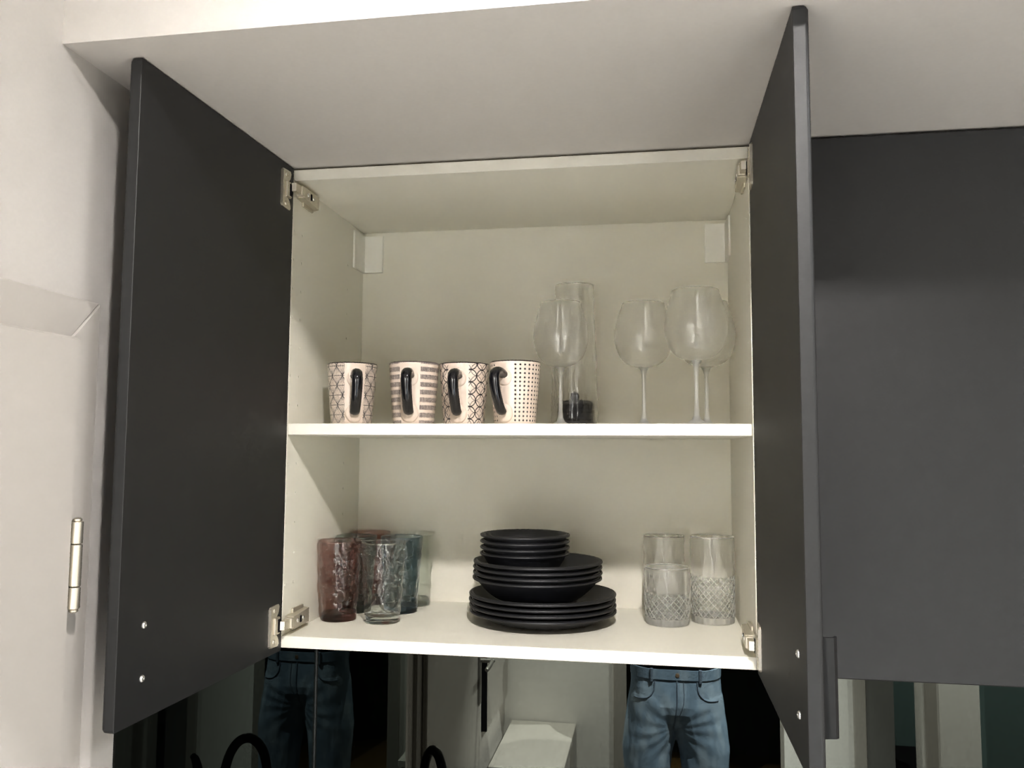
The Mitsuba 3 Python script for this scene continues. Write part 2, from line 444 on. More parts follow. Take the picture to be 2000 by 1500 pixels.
scene[pl + '__diffuser'] = {**mikit.ply(box(px - ps / 2, px + ps / 2, py - ps / 2, py + ps / 2, CEILING - 0.0325, CEILING - 0.0305), 'mat_ceiling'),
                            'emitter': {'type': 'area', 'radiance': {'type': 'rgb', 'value': list(PANEL_RADIANCE)}}}

# ------------------------------------------------------------------ the open wall cabinet
W, H, D, TH = 0.764, 0.8127, 0.357, 0.0192
ZS = 0.3724
cab = thing('wall_cabinet', 'white wall cabinet with both dark doors open, holding dishes and glasses', 'cabinet')


def side_panel(x0, x1, inner):
    """A side panel drilled with three rows of shelf-pin holes on its inner face."""
    m = to_man(box(x0, x1, 0, D + 0.008, 0, H, 0.0006))
    cut = []
    for y in (0.0065, 0.0405, 0.2675):
        for k in range(15):
            z = 0.7070 - 0.0504 * k
            if y > 0.2:
                z += -0.0024
            if abs(z - (ZS - 0.01)) < 0.012 or z < 0.09 or (y < 0.05 and abs(z - 0.776) < 0.04):
                continue
            c = trimesh.creation.cylinder(0.0025, 0.032, sections=12)
            c.apply_transform(trimesh.transformations.rotation_matrix(PI / 2, [0, 1, 0]))
            c.apply_translation((inner, y, z))
            cut.append(to_man(c))
    holes = m3.Manifold.batch_boolean(cut, m3.OpType.Add)
    return from_man(m - holes)


obj('side_panel', side_panel(-TH, 0, 0.0), CAB, cab, False)
obj('side_panel', side_panel(W, W + TH, W), CAB, cab, False)
obj('top_panel', box(0.0002, W - 0.0002, 0, D, H - TH, H, 0.0006), CAB, cab, 20)
obj('bottom_panel', box(0.0002, W - 0.0002, 0, D, 0, TH, 0.0006), CAB, cab, 20)
obj('back_panel', box(0.0002, W - 0.0002, D + 0.0002, D + 0.008, 0, H), CABIN, cab, False)
obj('shelf', box(0.0006, W - 0.0006, 0.001, D - 0.002, ZS - TH, ZS, 0.0008), CAB, cab, 20)


def corner_cover(x, s):
    """The L-shaped plastic cap over a cabinet hanger, hugging the side (x, pointing to s) and the back."""
    pts_out = [(0.0003, 0.2945), (0.0042, 0.2945), (0.0048, 0.300), (0.0052, 0.345), (0.0062, 0.3505), (0.0095, 0.3518), (0.044, 0.3520), (0.0455, 0.3530), (0.0455, D - 0.0002), (0.0003, D - 0.0002)]
    from shapely.geometry import Polygon
    m = trimesh.creation.extrude_polygon(Polygon([(a, b) for a, b in pts_out]), 0.079, engine='earcut')
    m.vertices[:, 2] += 0.7065
    m.vertices[:, 0] = x + s * m.vertices[:, 0]
    m.fix_normals()
    return m


obj('corner_cover', corner_cover(0, 1), COVER, cab, 30)
obj('corner_cover', corner_cover(W, -1), COVER, cab, 30)

DW, DT = 0.4168, 0.0172
DZ0, DZ1 = -0.004, 0.8148


def door_slab(th):
    """Slab from the hinge edge (0) to the free edge (DW) with a rounded outer arris."""
    from shapely.geometry import Polygon
    a = [(0.0, 0.0), (DW - 0.0006, 0.0), (DW, 0.0006)]
    r = 0.0048
    a += [(DW - r + r * math.cos(t), th - r + r * math.sin(t)) for t in np.linspace(0, PI / 2, 7)]
    a += [(r - r * math.sin(t), th - r + r * math.cos(t)) for t in np.linspace(0, PI / 2, 7)]
    m = trimesh.creation.extrude_polygon(Polygon(a), DZ1 - DZ0 - 2 * 0.0035, engine='earcut')
    m.vertices[:, 2] += DZ0 + 0.0035
    # rounded top and bottom
    lo, hi = m.copy(), None
    slab = to_man(m)
    parts = [slab]
    for z, s in ((DZ1 - 0.0035, 1), (DZ0 + 0.0035, -1)):
        q = [(p[0] + (0.0012 if p[0] < DW / 2 else -0.0012), max(0.0, p[1] - (0.0016 if p[1] > th * .5 else 0))) for p in a]
        t = trimesh.creation.extrude_polygon(Polygon(a), 0.0001, engine='earcut')
        t2 = trimesh.creation.extrude_polygon(Polygon(q).buffer(0), 0.0001, engine='earcut')
        t.vertices[:, 2] += z
        t2.vertices[:, 2] += z + s * 0.0035
        parts.append(m3.Manifold.batch_hull([to_man(t), to_man(t2)]))
    return from_man(m3.Manifold.batch_boolean(parts, m3.OpType.Add))


def cup_plate():
    """Hinge cup with its wing plate: local u along the door from the hinge edge, w out of the door's inner face, z."""
    from shapely.geometry import Polygon
    from shapely.ops import unary_union
    wing = Polygon([(0.016, -0.034), (0.043, -0.0325), (0.046, -0.029), (0.046, 0.029), (0.043, 0.0325), (0.016, 0.034), (0.0125, 0.030), (0.0155, 0.021), (0.0215, 0.014), (0.0215, -0.014), (0.0155, -0.021), (0.0125, -0.030)])
    base = trimesh.creation.extrude_polygon(wing.buffer(-0.001).buffer(0.001), 0.0022, engine='earcut')
    rim = trimesh.creation.extrude_polygon(Polygon([(0.0425, -0.031), (0.046, -0.029), (0.046, 0.029), (0.0425, 0.031)]), 0.0045, engine='earcut')
    screws = []
    for z in (-0.025, 0.025):
        screws.append(lathe([(0, 0.0022), (0.0042, 0.0022), (0.0036, 0.0036), (0.002, 0.0042), (0, 0.0036)], 18, at=(0.030, z, 0)))
    cup = box(0.016, 0.034, -0.014, 0.014, 0.0005, 0.0060, 0.0015)
    dark = box(0.0165, 0.0245, -0.0105, 0.0105, 0.0055, 0.0068, 0.0003)  # black block standing in for the dark hollow of the cup
    return join(base, rim, cup, *screws), dark


def hinge_arm():
    """World-like local axes: x out of the side panel, y into the cabinet, z up; y = 0 at the panel's front edge."""
    body = trimesh.convex.convex_hull(np.array([(0.0008, 0.010, -0.0105), (0.0008, 0.010, 0.0105), (0.0155, 0.012, -0.0095), (0.0155, 0.012, 0.0095),
                                                (0.0008, 0.083, -0.0135), (0.0008, 0.083, 0.0135), (0.0125, 0.082, -0.0120), (0.0125, 0.082, 0.0120)]))
    base = box(0.0003, 0.004, 0.034, 0.078, -0.0185, 0.0185, 0.001)
    nose = box(0.0035, 0.0165, 0.001, 0.0115, -0.0088, 0.0088, 0.0012)
    link = trimesh.convex.convex_hull(np.array([(0.0055, -0.020, -0.007), (0.0055, -0.020, 0.007), (0.013, -0.018, -0.007), (0.013, -0.018, 0.007),
                                                (0.0045, 0.003, -0.0075), (0.0045, 0.003, 0.0075), (0.0135, 0.003, -0.0075), (0.0135, 0.003, 0.0075)]))
    scr = []
    for y, r in ((0.030, 0.0042), (0.055, 0.0036)):
        s = lathe([(0, 0.0), (r, 0.0), (r * 0.9, 0.0012), (r * 0.4, 0.0016), (0, 0.001)], 16)
        s.apply_transform(trimesh.transformations.rotation_matrix(PI / 2, [0, 1, 0]))
        s.apply_translation((0.0146 if y < 0.04 else 0.0138, y, 0.0))
        scr.append(s)
    slot = box(0.0132, 0.0150, 0.0400, 0.0465, -0.0055, 0.0055, 0.0002)  # black block in place of a dark slot
    return join(body, base, nose, link), join(*scr), slot


def grip():
    """Edge handle in plan (u along the door, w outward), extruded upward."""
    from shapely.geometry import Polygon
    out = [(0.3475, 0.0003), (0.385, 0.0003), (0.385, 0.003), (0.3795, 0.0055), (0.3775, 0.011), (0.3765, 0.018), (0.3735, 0.0215), (0.369, 0.0225),
           (0.3655, 0.0215), (0.3665, 0.0195), (0.3705, 0.0190), (0.3730, 0.0165), (0.3738, 0.010), (0.3715, 0.0045), (0.3665, 0.0028), (0.3475, 0.0028)]
    m = trimesh.creation.extrude_polygon(Polygon(out), 0.105, engine='earcut')
    m.vertices[:, 2] += 0.0263
    return m


def handle_screw(z):
    m = lathe([(0, 0.0), (0.0046, 0.0), (0.0044, 0.0012), (0.0030, 0.0024), (0.0014, 0.0026), (0.0011, 0.0014), (0, 0.0012)], 20)
    return m, z


def open_door(hx, ang, side):
    """Door hung at (hx, ~0), swung out; 'side' is +1 where its inner face looks to +x."""
    key = numbered(cab + '__door')
    a = ang
    u = np.array([side * math.cos(a), -math.sin(a), 0])          # along the door
    w = np.array([-side * math.sin(a), -math.cos(a), 0])         # outward face's direction
    M = np.eye(4)
    M[:3, 0], M[:3, 1], M[:3, 2], M[:3, 3] = u, w, (0, 0, 1), (hx, -0.0008, 0)

    def place(m, local=None):
        m = m.copy()
        if local is not None:
            m.apply_transform(local)
        m.apply_transform(M)
        if np.linalg.det(M[:3, :3]) < 0 and False:
            m.invert()
        return m

    scene[key] = mikit.ply(place(door_slab(DT)), FRONT, smooth=25)
    labels[key] = {'label': 'dark anthracite cabinet door, open'}
    hb = grip()
    hb.apply_translation((0, DT, 0))
    obj('handle', place(hb), BLACKBAR, key, 20, 'black edge handle')
    for z in (0.111, 0.0465):
        m, _ = handle_screw(z)
        L = np.eye(4)
        L[:3, :3] = np.array([[1, 0, 0], [0, 0, -1], [0, 1, 0]])
        L[:3, 3] = (0.3675, 0.0, z)
        obj('screw', place(m, L), CHROME, key, 30, 'chrome screw')
    for z in (0.770, 0.0405):
        plate, dark = cup_plate()
        L = np.eye(4)
        L[:3, :3] = np.array([[1, 0, 0], [0, 0, -1], [0, 1, 0]])
        L[:3, 3] = (0.0, 0.0, z)
        obj('hinge_plate', place(plate, L), NICKEL, key, 25, 'nickel hinge plate')
        obj('hinge_pocket', place(dark, L), BLACKBOX, key, 25)
    x0, s = (0.0, 1) if side > 0 else (W, -1)
    for z in (0.7765, 0.0395):
        body, scr, slot = hinge_arm()
        for nm, m, mt in (('hinge_arm', body, NICKEL), ('hinge_screw', scr, CHROME), ('hinge_slot', slot, BLACKBOX)):
            m = m.copy()
            m.vertices[:, 0] *= s
            if s < 0:
                m.invert()
            m.apply_translation((x0, 0, z))
            obj(nm, m, mt, key, 25)


open_door(-0.0002, 1.6051, 1)
open_door(W + 0.0014, 1.5668, -1)

# filler strip between the cabinet and the left wall
fs = thing('filler_strip', 'dark filler strip between the open cabinet and the left wall', 'panel')
obj('board', box(WX + 0.0005, -TH - 0.0006, 0.002, 0.020, 0.0, H), FRONT, fs)

# the neighbouring closed cabinet
c2 = thing('wall_cabinet', 'closed dark wall cabinet to the right of the open one', 'cabinet')
X2 = W + TH + 0.0008
obj('body', box(X2, X2 + 0.60, 0.0, D + 0.008, 0.0, H, 0.001), CAB, c2, False)
kd = obj('door', box(X2 + 0.0012, X2 + 0.5985, -0.0195, -0.0012, -0.0022, 0.8128, 0.0016), FRONT, c2, 20, 'dark anthracite cabinet door, shut')
g = grip()
M = np.eye(4)
M[:3, 0], M[:3, 1], M[:3, 3] = (1, 0, 0), (0, -1, 0), (X2 + 0.6 - DW - 0.002, -0.0195, 0)
g.apply_transform(M)
g.fix_normals()
obj('handle', g, BLACKBAR, kd, 20, 'black edge handle')

# worktop under the splashback
wt = thing('worktop', 'unseen kitchen worktop under the glass splashback, toned for the light it bounces', 'worktop')
obj('slab', box(WX + 0.0065, XR - 0.001, -0.26, SPY - 0.004, -0.66, -0.6205, 0.003), WORKTOP, wt)

# ------------------------------------------------------------------ plates and bowls


def dish(R, foot, h, power, t=0.0040, rr=0.0025):
    """A flared coupe dish: foot ring, curved wall, rounded rim (profile from axis to axis)."""
    pts = [(0, 0.0025), (foot - 0.006, 0.0025), (foot - 0.0035, 0.0), (foot - 0.0005, 0.0), (foot, 0.0006)]
    n, zc = 14, h - rr
    span = R - 2 * rr - foot
    for k in range(1, n + 1):
        q = k / n
        pts.append((foot + span * q, 0.0006 + (zc - rr * 0.6) * q ** power))
    for a in np.linspace(-0.9, PI - 0.4, 10):
        pts.append((R - rr + rr * math.cos(a), zc + rr * math.sin(a)))
    for k in range(n, -1, -1):
        q = k / n
        pts.append((foot + (span - 0.0012) * q - 0.0006, 0.0006 + (zc - rr * 0.6) * q ** power + t))
    pts.append((0, t + 0.0026))
    return lathe(pts, 110)


PX, PY = 0.4115, 0.2035
dinner = mikit.ply(dish(0.1340, 0.080, 0.0235, 1.7), STONE, smooth=35)
soup = mikit.ply(dish(0.1185, 0.060, 0.0440, 1.75), STONE, smooth=35)
bowl = mikit.ply(dish(0.0825, 0.040, 0.0500, 1.6), STONE, smooth=35)
ORD = ('lowest', 'second from the bottom', 'third from the bottom', 'topmost')
z = TH + 0.0003
dz = 0.0099
rnd = np.random.default_rng(5)


def stack(name, ply_dict, n, z, step, label, cat, group, x=PX, y=PY):
    for k in range(n):
        key = numbered(name)
        dx, dy = rnd.uniform(-0.0008, 0.0008, 2)
        scene[key] = {**ply_dict, 'to_world': T().translate([x + dx, y + dy, z + k * step])}
        labels[key] = {'label': label % ORD[k], 'category': cat, 'group': group}
    return z + (n - 1) * step


zt = stack('dinner_plate', dinner, 4, z, dz, 'large matte black dinner plate, %s of the four large ones', 'plate', 'large black plates')
zt = stack('deep_plate', soup, 4, zt + 0.0075, 0.0098, 'medium matte black deep plate, %s of the four medium ones', 'plate', 'medium black deep plates', PX - 0.0095, PY)
zt = stack('bowl', bowl, 4, zt + 0.0078, 0.0110, 'small matte black bowl, %s of the four small ones', 'bowl', 'small black bowls', PX - 0.033, PY - 0.002)

# ------------------------------------------------------------------ mugs
MUG_H, MUG_R, MUG_B = 0.1100, 0.0446, 0.0362


def local(uv):
    """(arc length from the handle's axis in metres, height): u = 0.5 at the handle."""
    a = (uv.x - 0.5) * (2 * PI * 0.041)
    return a, uv.y


def inked(d, w, aa=0.00035):
    return 1 - smoothstep(w - aa, w + aa, d)


def ink_mix(m, uv, ink=(0.03, 0.028, 0.03)):
    bare = smoothstep(0.068, 0.071, dr.abs(uv.x - 0.5))
    m = m * bare * smoothstep(0.002, 0.003, uv.y)
    m = dr.maximum(m, smoothstep(MUG_H - 0.0021, MUG_H - 0.0017, uv.y))
    return mikit.mix((0.83, 0.755, 0.68), ink, m)


def pat_lantern(p, n, uv):
    a, v = local(uv)
    S, Wd = 0.0172, 0.0215
    ink = mi.Float(0)
    for par in (0, 1):
        row = dr.round((v / S - par) / 2) * 2 + par
        s = v / S - row
        xs = a / Wd + 0.5 * par
        dx = (xs - dr.round(xs)) * Wd
        half = 0.5 * Wd * dr.maximum(1 - dr.abs(s), 0.0)
        q = dx / dr.maximum(half, 1e-5)
        line = dr.abs(q * 3 - dr.round(q * 3)) / 3 * half
        inside = dr.select(dr.abs(q) < 1.08, 1.0, 0.0) * dr.select(dr.abs(s) < 1, 1.0, 0.0)
        ink = dr.maximum(ink, inside * inked(line, 0.00028))
        ink = dr.maximum(ink, inside * inked(dr.abs(dr.abs(dx) - half), 0.00060))
        ink = dr.maximum(ink, inside * inked(dr.abs(s) * S, 0.00052))
    return ink_mix(ink, uv)


def pat_dash(p, n, uv):
    a, v = local(uv)
    S = 0.0133
    row = dr.floor(v / S + 0.25)
    f = v / S + 0.25 - row
    wob = 0.05 * noise(a * 900, row)
    band = smoothstep(0.15 + wob, 0.2 + wob, f) * (1 - smoothstep(0.80 - wob, 0.86 - wob, f))
    c = a / 0.00125 + 0.35 * noise(a * 300, v * 300, row)
    stroke = dr.abs(c - dr.floor(c) - 0.5) * 2
    ink = band * (1 - smoothstep(0.60, 0.85, stroke)) * (0.72 + 0.28 * cell_rand(dr.floor(c), row))
    return ink_mix(ink, uv, (0.13, 0.105, 0.11))


def pat_ring(p, n, uv):
    a, v = local(uv)
    S = 0.0215
    ink = mi.Float(0)
    for off, w in ((0.0, 0.00078), (0.5, 0.00042)):
        x, y = a / S + off, v / S + off
        d = dr.sqrt(dr.square((x - dr.round(x)) * S) + dr.square((y - dr.round(y)) * S))
        ink = dr.maximum(ink, inked(dr.abs(d - 0.485 * S), w))
    return ink_mix(ink, uv)


def pat_dot(p, n, uv):
    a, v = local(uv)
    S, R = 0.0079, 0.0073
    x, y = a / S + 0.5, v / R
    d = dr.sqrt(dr.square((x - dr.round(x)) * S) + dr.square((y - dr.round(y)) * R))
    return ink_mix(inked(d, 0.0017), uv)


MUGMAT = [mat('mug_' + k, glossy(proc(f))) for k, f in (('lantern', pat_lantern), ('dash', pat_dash), ('ring', pat_ring), ('dot', pat_dot))]


def mug_body(phase):
    t = 0.0035
    pr = [(0, 0.004), (MUG_B - 0.006, 0.004), (MUG_B - 0.005, 0.0), (MUG_B - 0.002, 0.0), (MUG_B, 0.002)]
    for k in range(1, 25):
        s = k / 24
        pr.append((MUG_B + (MUG_R - MUG_B) * (s ** 0.92), 0.002 + (MUG_H - 0.004) * s))
    pr += [(MUG_R - 0.0004, MUG_H - 0.0008), (MUG_R - t / 2, MUG_H), (MUG_R - t + 0.0004, MUG_H - 0.0008)]
    for k in range(10, -1, -1):
        s = k / 10
        pr.append((MUG_B - t + (MUG_R - MUG_B) * s, 0.012 + (MUG_H - 0.016) * s))
    pr += [(MUG_B - 0.010, 0.007), (0, 0.007)]
    return lathe(pr, 96, phase=phase, want_uv=True)


def mug(x, y, az, mt, label):
    k = thing('mug', label, 'mug', 'patterned mugs on the upper shelf')
    az = math.radians(az)
    (v, f), uv = mug_body(az - PI)
    v = v + np.array([x, y, ZS + 0.0003])
    scene[k + '__body'] = mikit.ply((v, f), mt, smooth=True, uv=uv)
    o, s, zz = np.array([math.cos(az), math.sin(az), 0]), np.array([-math.sin(az), math.cos(az), 0]), np.array([0, 0, 1.0])

    def at(r, z):
        return np.array([x, y, ZS]) + o * r + zz * z

    P = [at(0.0420, 0.0840), at(0.052, 0.0885), at(0.0630, 0.0905), at(0.0730, 0.0870), at(0.0770, 0.078), at(0.0750, 0.065), at(0.0685, 0.049),
         at(0.0595, 0.0335), at(0.0535, 0.0255), at(0.0490, 0.0225)]
    C = curve(P, 44)
    obj('handle', rounded_tube(C, np.interp(np.arange(44), [0, 8, 20, 43], [0.0086, 0.0092, 0.0094, 0.0088]), 20, 0.74, s), BLACKGLAZE, k, True, 'glossy black handle')
    # cream pads where the handle meets the body
    for r, z, a, b in ((0.0402, 0.0820, 0.0145, 0.016), (0.0372, 0.0200, 0.0150, 0.0165)):
        pad = trimesh.creation.icosphere(subdivisions=3)
        pad.vertices = at(r, z) + (pad.vertices[:, :1] * 0.0062) * o + (pad.vertices[:, 1:2] * a) * s + (pad.vertices[:, 2:] * b) * zz
        pad.fix_normals()
        obj('handle_pad', pad, CREAM, k, True)


mug(0.0764, 0.100, -63, MUGMAT[0], 'cream mug with black lantern line pattern and black handle, leftmost on the upper shelf')
mug(0.1924, 0.100, -84, MUGMAT[1], 'cream mug with rows of grey dashes and black handle, second from left')
mug(0.2790, 0.122, -92, MUGMAT[2], 'cream mug with interlaced black rings and black handle, third from left on the upper shelf')
mug(0.3752, 0.100, -108, MUGMAT[3], 'cream mug with black polka dots and black handle, nearest the wine glasses')

# ------------------------------------------------------------------ wine glasses, carafe


def wine_glass(x, y, label, s=1.0):
    k = thing('wine_glass', label, 'wine glass', 'stemmed wine glasses on the upper shelf')
    o = (x, y, ZS + 0.0003)
    bowl = [(0.0048, 0.1084), (0.017, 0.1098), (0.0300, 0.1150), (0.0410, 0.1250), (0.0480, 0.1385), (0.0517, 0.1530), (0.0525, 0.1670), (0.0505, 0.1830), (0.0465, 0.2000), (0.0415, 0.2160), (0.0383, 0.2262)]
    c = curve([(r, 0, z) for r, z in bowl], 44)
    obj('bowl', lathe([(0, 0.1082)] + [(p[0] * s, p[2]) for p in c], 96, at=o), BOWL, k, True)
    rim = tube(np.array([(o[0] + 0.0383 * s * math.cos(t), o[1] + 0.0383 * s * math.sin(t), o[2] + 0.2266) for t in np.linspace(0, 2 * PI, 81)]), 0.0006, 8, cap=False)
    obj('rim', rim, PALEGLASS, k, True)
    st = [(0, 0.0), (0.0340, 0.0), (0.0355, 0.0006), (0.0352, 0.0013), (0.026, 0.0026), (0.014, 0.0050), (0.0075, 0.0095), (0.0048, 0.0165), (0.0037, 0.028), (0.0034, 0.050), (0.0034, 0.080),
          (0.0042, 0.095), (0.0062, 0.1030), (0.0095, 0.1074), (0.0085, 0.1079), (0, 0.1080)]
    obj('stem', closed(lathe(st, 40, at=o)), PALEGLASS, k, True)


wine_glass(0.4472, 0.175, 'clear stemmed wine glass beside the dotted mug, in front of the carafe', 0.95)
wine_glass(0.5968, 0.200, 'clear stemmed wine glass second from left, standing alone in the middle')
wine_glass(0.6842, 0.085, 'clear stemmed wine glass at the front of the right-hand pair')
wine_glass(0.7088, 0.205, 'clear stemmed wine glass at the rear right, partly behind another')

cf = thing('carafe', 'tall clear glass carafe behind the leftmost wine glass, black stopper inside', 'carafe')
co = (0.463, 0.280, ZS + 0.0003)
prof = [(0, 0.0035), (0.040, 0.0035), (0.0440, 0.008), (0.0452, 0.020), (0.0439, 0.080), (0.0412, 0.160), (0.0384, 0.235), (0.0374, 0.265), (0.0376, 0.2785)]
obj('body', lathe(prof, 72, at=co), CARAFE, cf, True)
cbase = [(0, 0.0), (0.0425, 0.0), (0.0440, 0.0012), (0.0436, 0.003), (0.041, 0.0033), (0, 0.0033)]
obj('base', closed(lathe(cbase, 60, at=co)), CRYSTAL, cf, 30)
obj('rim', tube(np.array([(co[0] + 0.0376 * math.cos(t), co[1] + 0.0376 * math.sin(t), co[2] + 0.2788) for t in np.linspace(0, 2 * PI, 65)]), 0.0009, 8, cap=False), PALEGLASS, cf, True)

sp = thing('stopper', 'black ribbed stopper with a ball knob at the bottom of the carafe', 'stopper')
so = (0.4655, 0.280, ZS + 0.0045)
pr = [(0, 0.0), (0.0395, 0.0), (0.0400, 0.002), (0.0345, 0.0085), (0.0320, 0.0095)]
for k in range(5):
    z0 = 0.0100 + k * 0.0072
    pr += [(0.0310, z0), (0.0355, z0 + 0.0022), (0.0368, z0 + 0.0030), (0.0355, z0 + 0.0038), (0.0318, z0 + 0.0066)]
pr += [(0.031, 0.0475), (0.0205, 0.0495), (0.008, 0.0500), (0, 0.0500)]
obj('ribs', closed(lathe(pr, 56, at=so)), SILICONE, sp, 30)
kn = trimesh.creation.icosphere(subdivisions=3, radius=0.0088)
kn.apply_translation((so[0] - 0.002, so[1], so[2] + 0.0575))
obj('knob', join(kn, lathe([(0, 0.0496), (0.005, 0.0496), (0.0045, 0.054), (0, 0.054)], 20, at=(so[0] - 0.002, so[1], so[2]))), SILICONE, sp, 40)

# ------------------------------------------------------------------ tumblers on the lower shelf


def tumbler(x, y, mats, seed, label):
    k = thing('tumbler', label, 'tumbler', 'wavy coloured tumblers')
    Hh, Rt, Rb = 0.1415, 0.0405, 0.0322
    zb = 0.0135
    outer = [(Rb + (Rt - Rb) * (s ** 0.8), zb + (Hh - zb) * s) for s in np.linspace(0, 1, 90)]
    o = (x, y, TH + 0.0003)

    def wave(th, zz, i):
        ring = np.stack([np.cos(th) * 2.4 + 7 * seed, np.sin(th) * 2.4, zz * 55], -1)
        w = np.abs(meshkit.noise(ring, seed) - 0.5) * 2 + 0.35 * np.abs(meshkit.noise(ring * 2.1 + 3.3, seed + 9) - 0.5) * 2
        edge = np.clip((Hh - zz) / 0.014, 0, 1) * np.clip((zz - zb) / 0.006, 0, 1)
        return (w - 0.6) * 0.0032 * edge

    obj('wall', lathe(outer, 150, wave, at=o), mats[0], k, 40)
    rim = [(o[0] + (Rt - 0.0012) * math.cos(t), o[1] + (Rt - 0.0012) * math.sin(t), o[2] + Hh + 0.0002) for t in np.linspace(0, 2 * PI, 81)]
    obj('rim', tube(np.array(rim), 0.0013, 10, cap=False), mats[1], k, True)
    base = [(0, 0.0), (Rb - 0.004, 0.0), (Rb - 0.0015, 0.0008), (Rb - 0.0002, 0.003), (Rb, zb - 0.0006), (Rb - 0.0006, zb - 0.0003), (Rb - 0.006, zb - 0.001), (0.010, zb - 0.003), (0, zb - 0.0035)]
    obj('base', closed(lathe(base, 72, at=o)), mats[2], k, 30)


tumbler(0.0425, 0.1480, AMBER, 1, 'plum brown wavy glass tumbler, leftmost at the front of the lower shelf')
tumbler(0.1270, 0.1435, CLEAR, 2, 'clear wavy glass tumbler at the front, between the brown and the blue one')
tumbler(0.1320, 0.2400, BLUE, 3, 'blue grey wavy glass tumbler behind the clear one')
tumbler(0.1375, 0.3130, CLEAR, 4, 'clear wavy glass tumbler at the back, right of the blue one')
tumbler(0.0450, 0.3110, AMBER, 5, 'plum brown wavy glass tumbler at the back, its rim showing above the others')
tumbler(0.0430, 0.2295, SMOKE, 6, 'smoky green wavy glass tumbler behind the front brown one')


def crystal(x, y, Hh, R, label, cutz, kind):
    """A cut glass: one faceted sheet for the wall, a pale glass rim and a solid star-cut base."""
    k = thing(kind, label, 'glass', 'cut crystal glasses')
    o = (x, y, TH + 0.0003)
    zb = 0.0125

    def wave(th, zz, i):
        a = th * 12 / (2 * PI)
        z2 = (zz - zb) / 0.0215
        g1 = np.abs(((a + z2) % 1) - 0.5) * 2
        g2 = np.abs(((a - z2) % 1) - 0.5) * 2
        f1 = np.abs(((2 * a + 2 * z2) % 1) - 0.5) * 2
        f2 = np.abs(((2 * a - 2 * z2) % 1) - 0.5) * 2
        cut = -0.0022 * np.clip(1 - g1 / 0.45, 0, 1) - 0.0022 * np.clip(1 - g2 / 0.45, 0, 1) - 0.0010 * (1 - f1) - 0.0010 * (1 - f2)
        low = np.clip((cutz - zz) / 0.003, 0, 1)
        fl = np.abs((a % 1) - 0.5) * 2
        top = np.clip(1 - (zz - cutz) / (Hh * 0.36 * (0.35 + 0.65 * (1 - fl))), 0, 1) * (1 - low)
        return cut * low - 0.0016 * top * np.cos(fl * PI / 2)

    outer = [(R, z) for z in np.linspace(zb, Hh, 130)]
    obj('wall', lathe(outer, 216, wave, at=o), BOWL, k, 20)
    rim = [(o[0] + (R - 0.0012) * math.cos(t), o[1] + (R - 0.0012) * math.sin(t), o[2] + Hh + 0.0002) for t in np.linspace(0, 2 * PI, 81)]
    obj('rim', tube(np.array(rim), 0.0013, 10, cap=False), PALEGLASS, k, True)
    net = []
    for q in range(24):
        for s in (-1, 1):
            zz = np.linspace(zb + 0.0006, cutz - 0.001 - 0.004 * (q % 2), 22)
            th = q * PI / 12 + s * (zz - zb) / 0.0215 * 2 * PI / 12
            rr = R - 0.0004 - (0.0012 if q % 2 else 0.0)
            net.append(tube(np.stack([o[0] + rr * np.cos(th), o[1] + rr * np.sin(th), o[2] + zz], 1), 0.0006 if q % 2 else 0.0010, 6, 0.8))
    obj('cut_facets', join(*net), PALEGLASS, k, False)  # milky tubes along the cuts, imitating their bright edges

    def notch(th, zz, i):
        return np.where((zz > 0.002) & (zz < zb - 0.001), -0.0016 * (1 - np.abs(((th * 24 / (2 * PI)) % 1) - 0.5) * 2), 0)

    base = [(0, 0.0016), (R - 0.014, 0.0010), (R - 0.008, 0.0), (R - 0.003, 0.0), (R - 0.0012, 0.0025), (R - 0.0006, 0.006), (R - 0.0006, zb - 0.002), (R - 0.0012, zb - 0.0004), (0, zb - 0.0004)]
    obj('base', closed(lathe(base, 192, notch, at=o)), PALEGLASS, k, 20)


crystal(0.6360, 0.2250, 0.1000, 0.0400, 'short cut crystal whisky glass at the front of the lower shelf', 0.058, 'whisky_glass')
crystal(0.7185, 0.2560, 0.1535, 0.0395, 'tall cut crystal glass at the far right of the lower shelf, beside the cabinet side', 0.085, 'highball_glass')
crystal(0.6320, 0.3120, 0.1475, 0.0385, 'tall cut crystal glass behind the short whisky glass', 0.085, 'highball_glass')

# ------------------------------------------------------------------ kettle on the worktop (seen in the splashback)
ke = thing('kettle', 'black glossy kettle with an arched handle standing on the worktop', 'kettle')
kx, ky, kz = 0.139, 0.232, -0.6203
ka = math.radians(47)
kd_ = np.array([math.cos(ka), math.sin(ka), 0])
pr = [(0, 0.0005), (0.078, 0.0005), (0.083, 0.004), (0.084, 0.012), (0.080, 0.06), (0.072, 0.11), (0.060, 0.150), (0.050, 0.168), (0.046, 0.172), (0, 0.1725)]
obj('body', closed(lathe(pr, 64, at=(kx, ky, kz))), KETTLE, ke, 30)
obj('lid', join(lathe([(0, 0.1728), (0.045, 0.1728), (0.044, 0.177), (0.030, 0.184), (0.0, 0.187)], 48, at=(kx, ky, kz)),
               lathe([(0, 0.185), (0.006, 0.185), (0.007, 0.195), (0.011, 0.203), (0.010, 0.210), (0, 0.213)], 28, at=(kx, ky, kz))), KETTLE, ke, 30)
hp = [np.array([kx, ky, kz]) + kd_ * r + np.array([0, 0, zz]) for r, zz in ((-0.060, 0.150), (-0.060, 0.20), (-0.048, 0.252), (-0.022, 0.284), (0.006, 0.286), (0.028, 0.262), (0.042, 0.215), (0.050, 0.165))]
obj('handle', rounded_tube(curve(hp, 48), 0.0105, 20), KETTLE, ke, True, 'black arched handle')
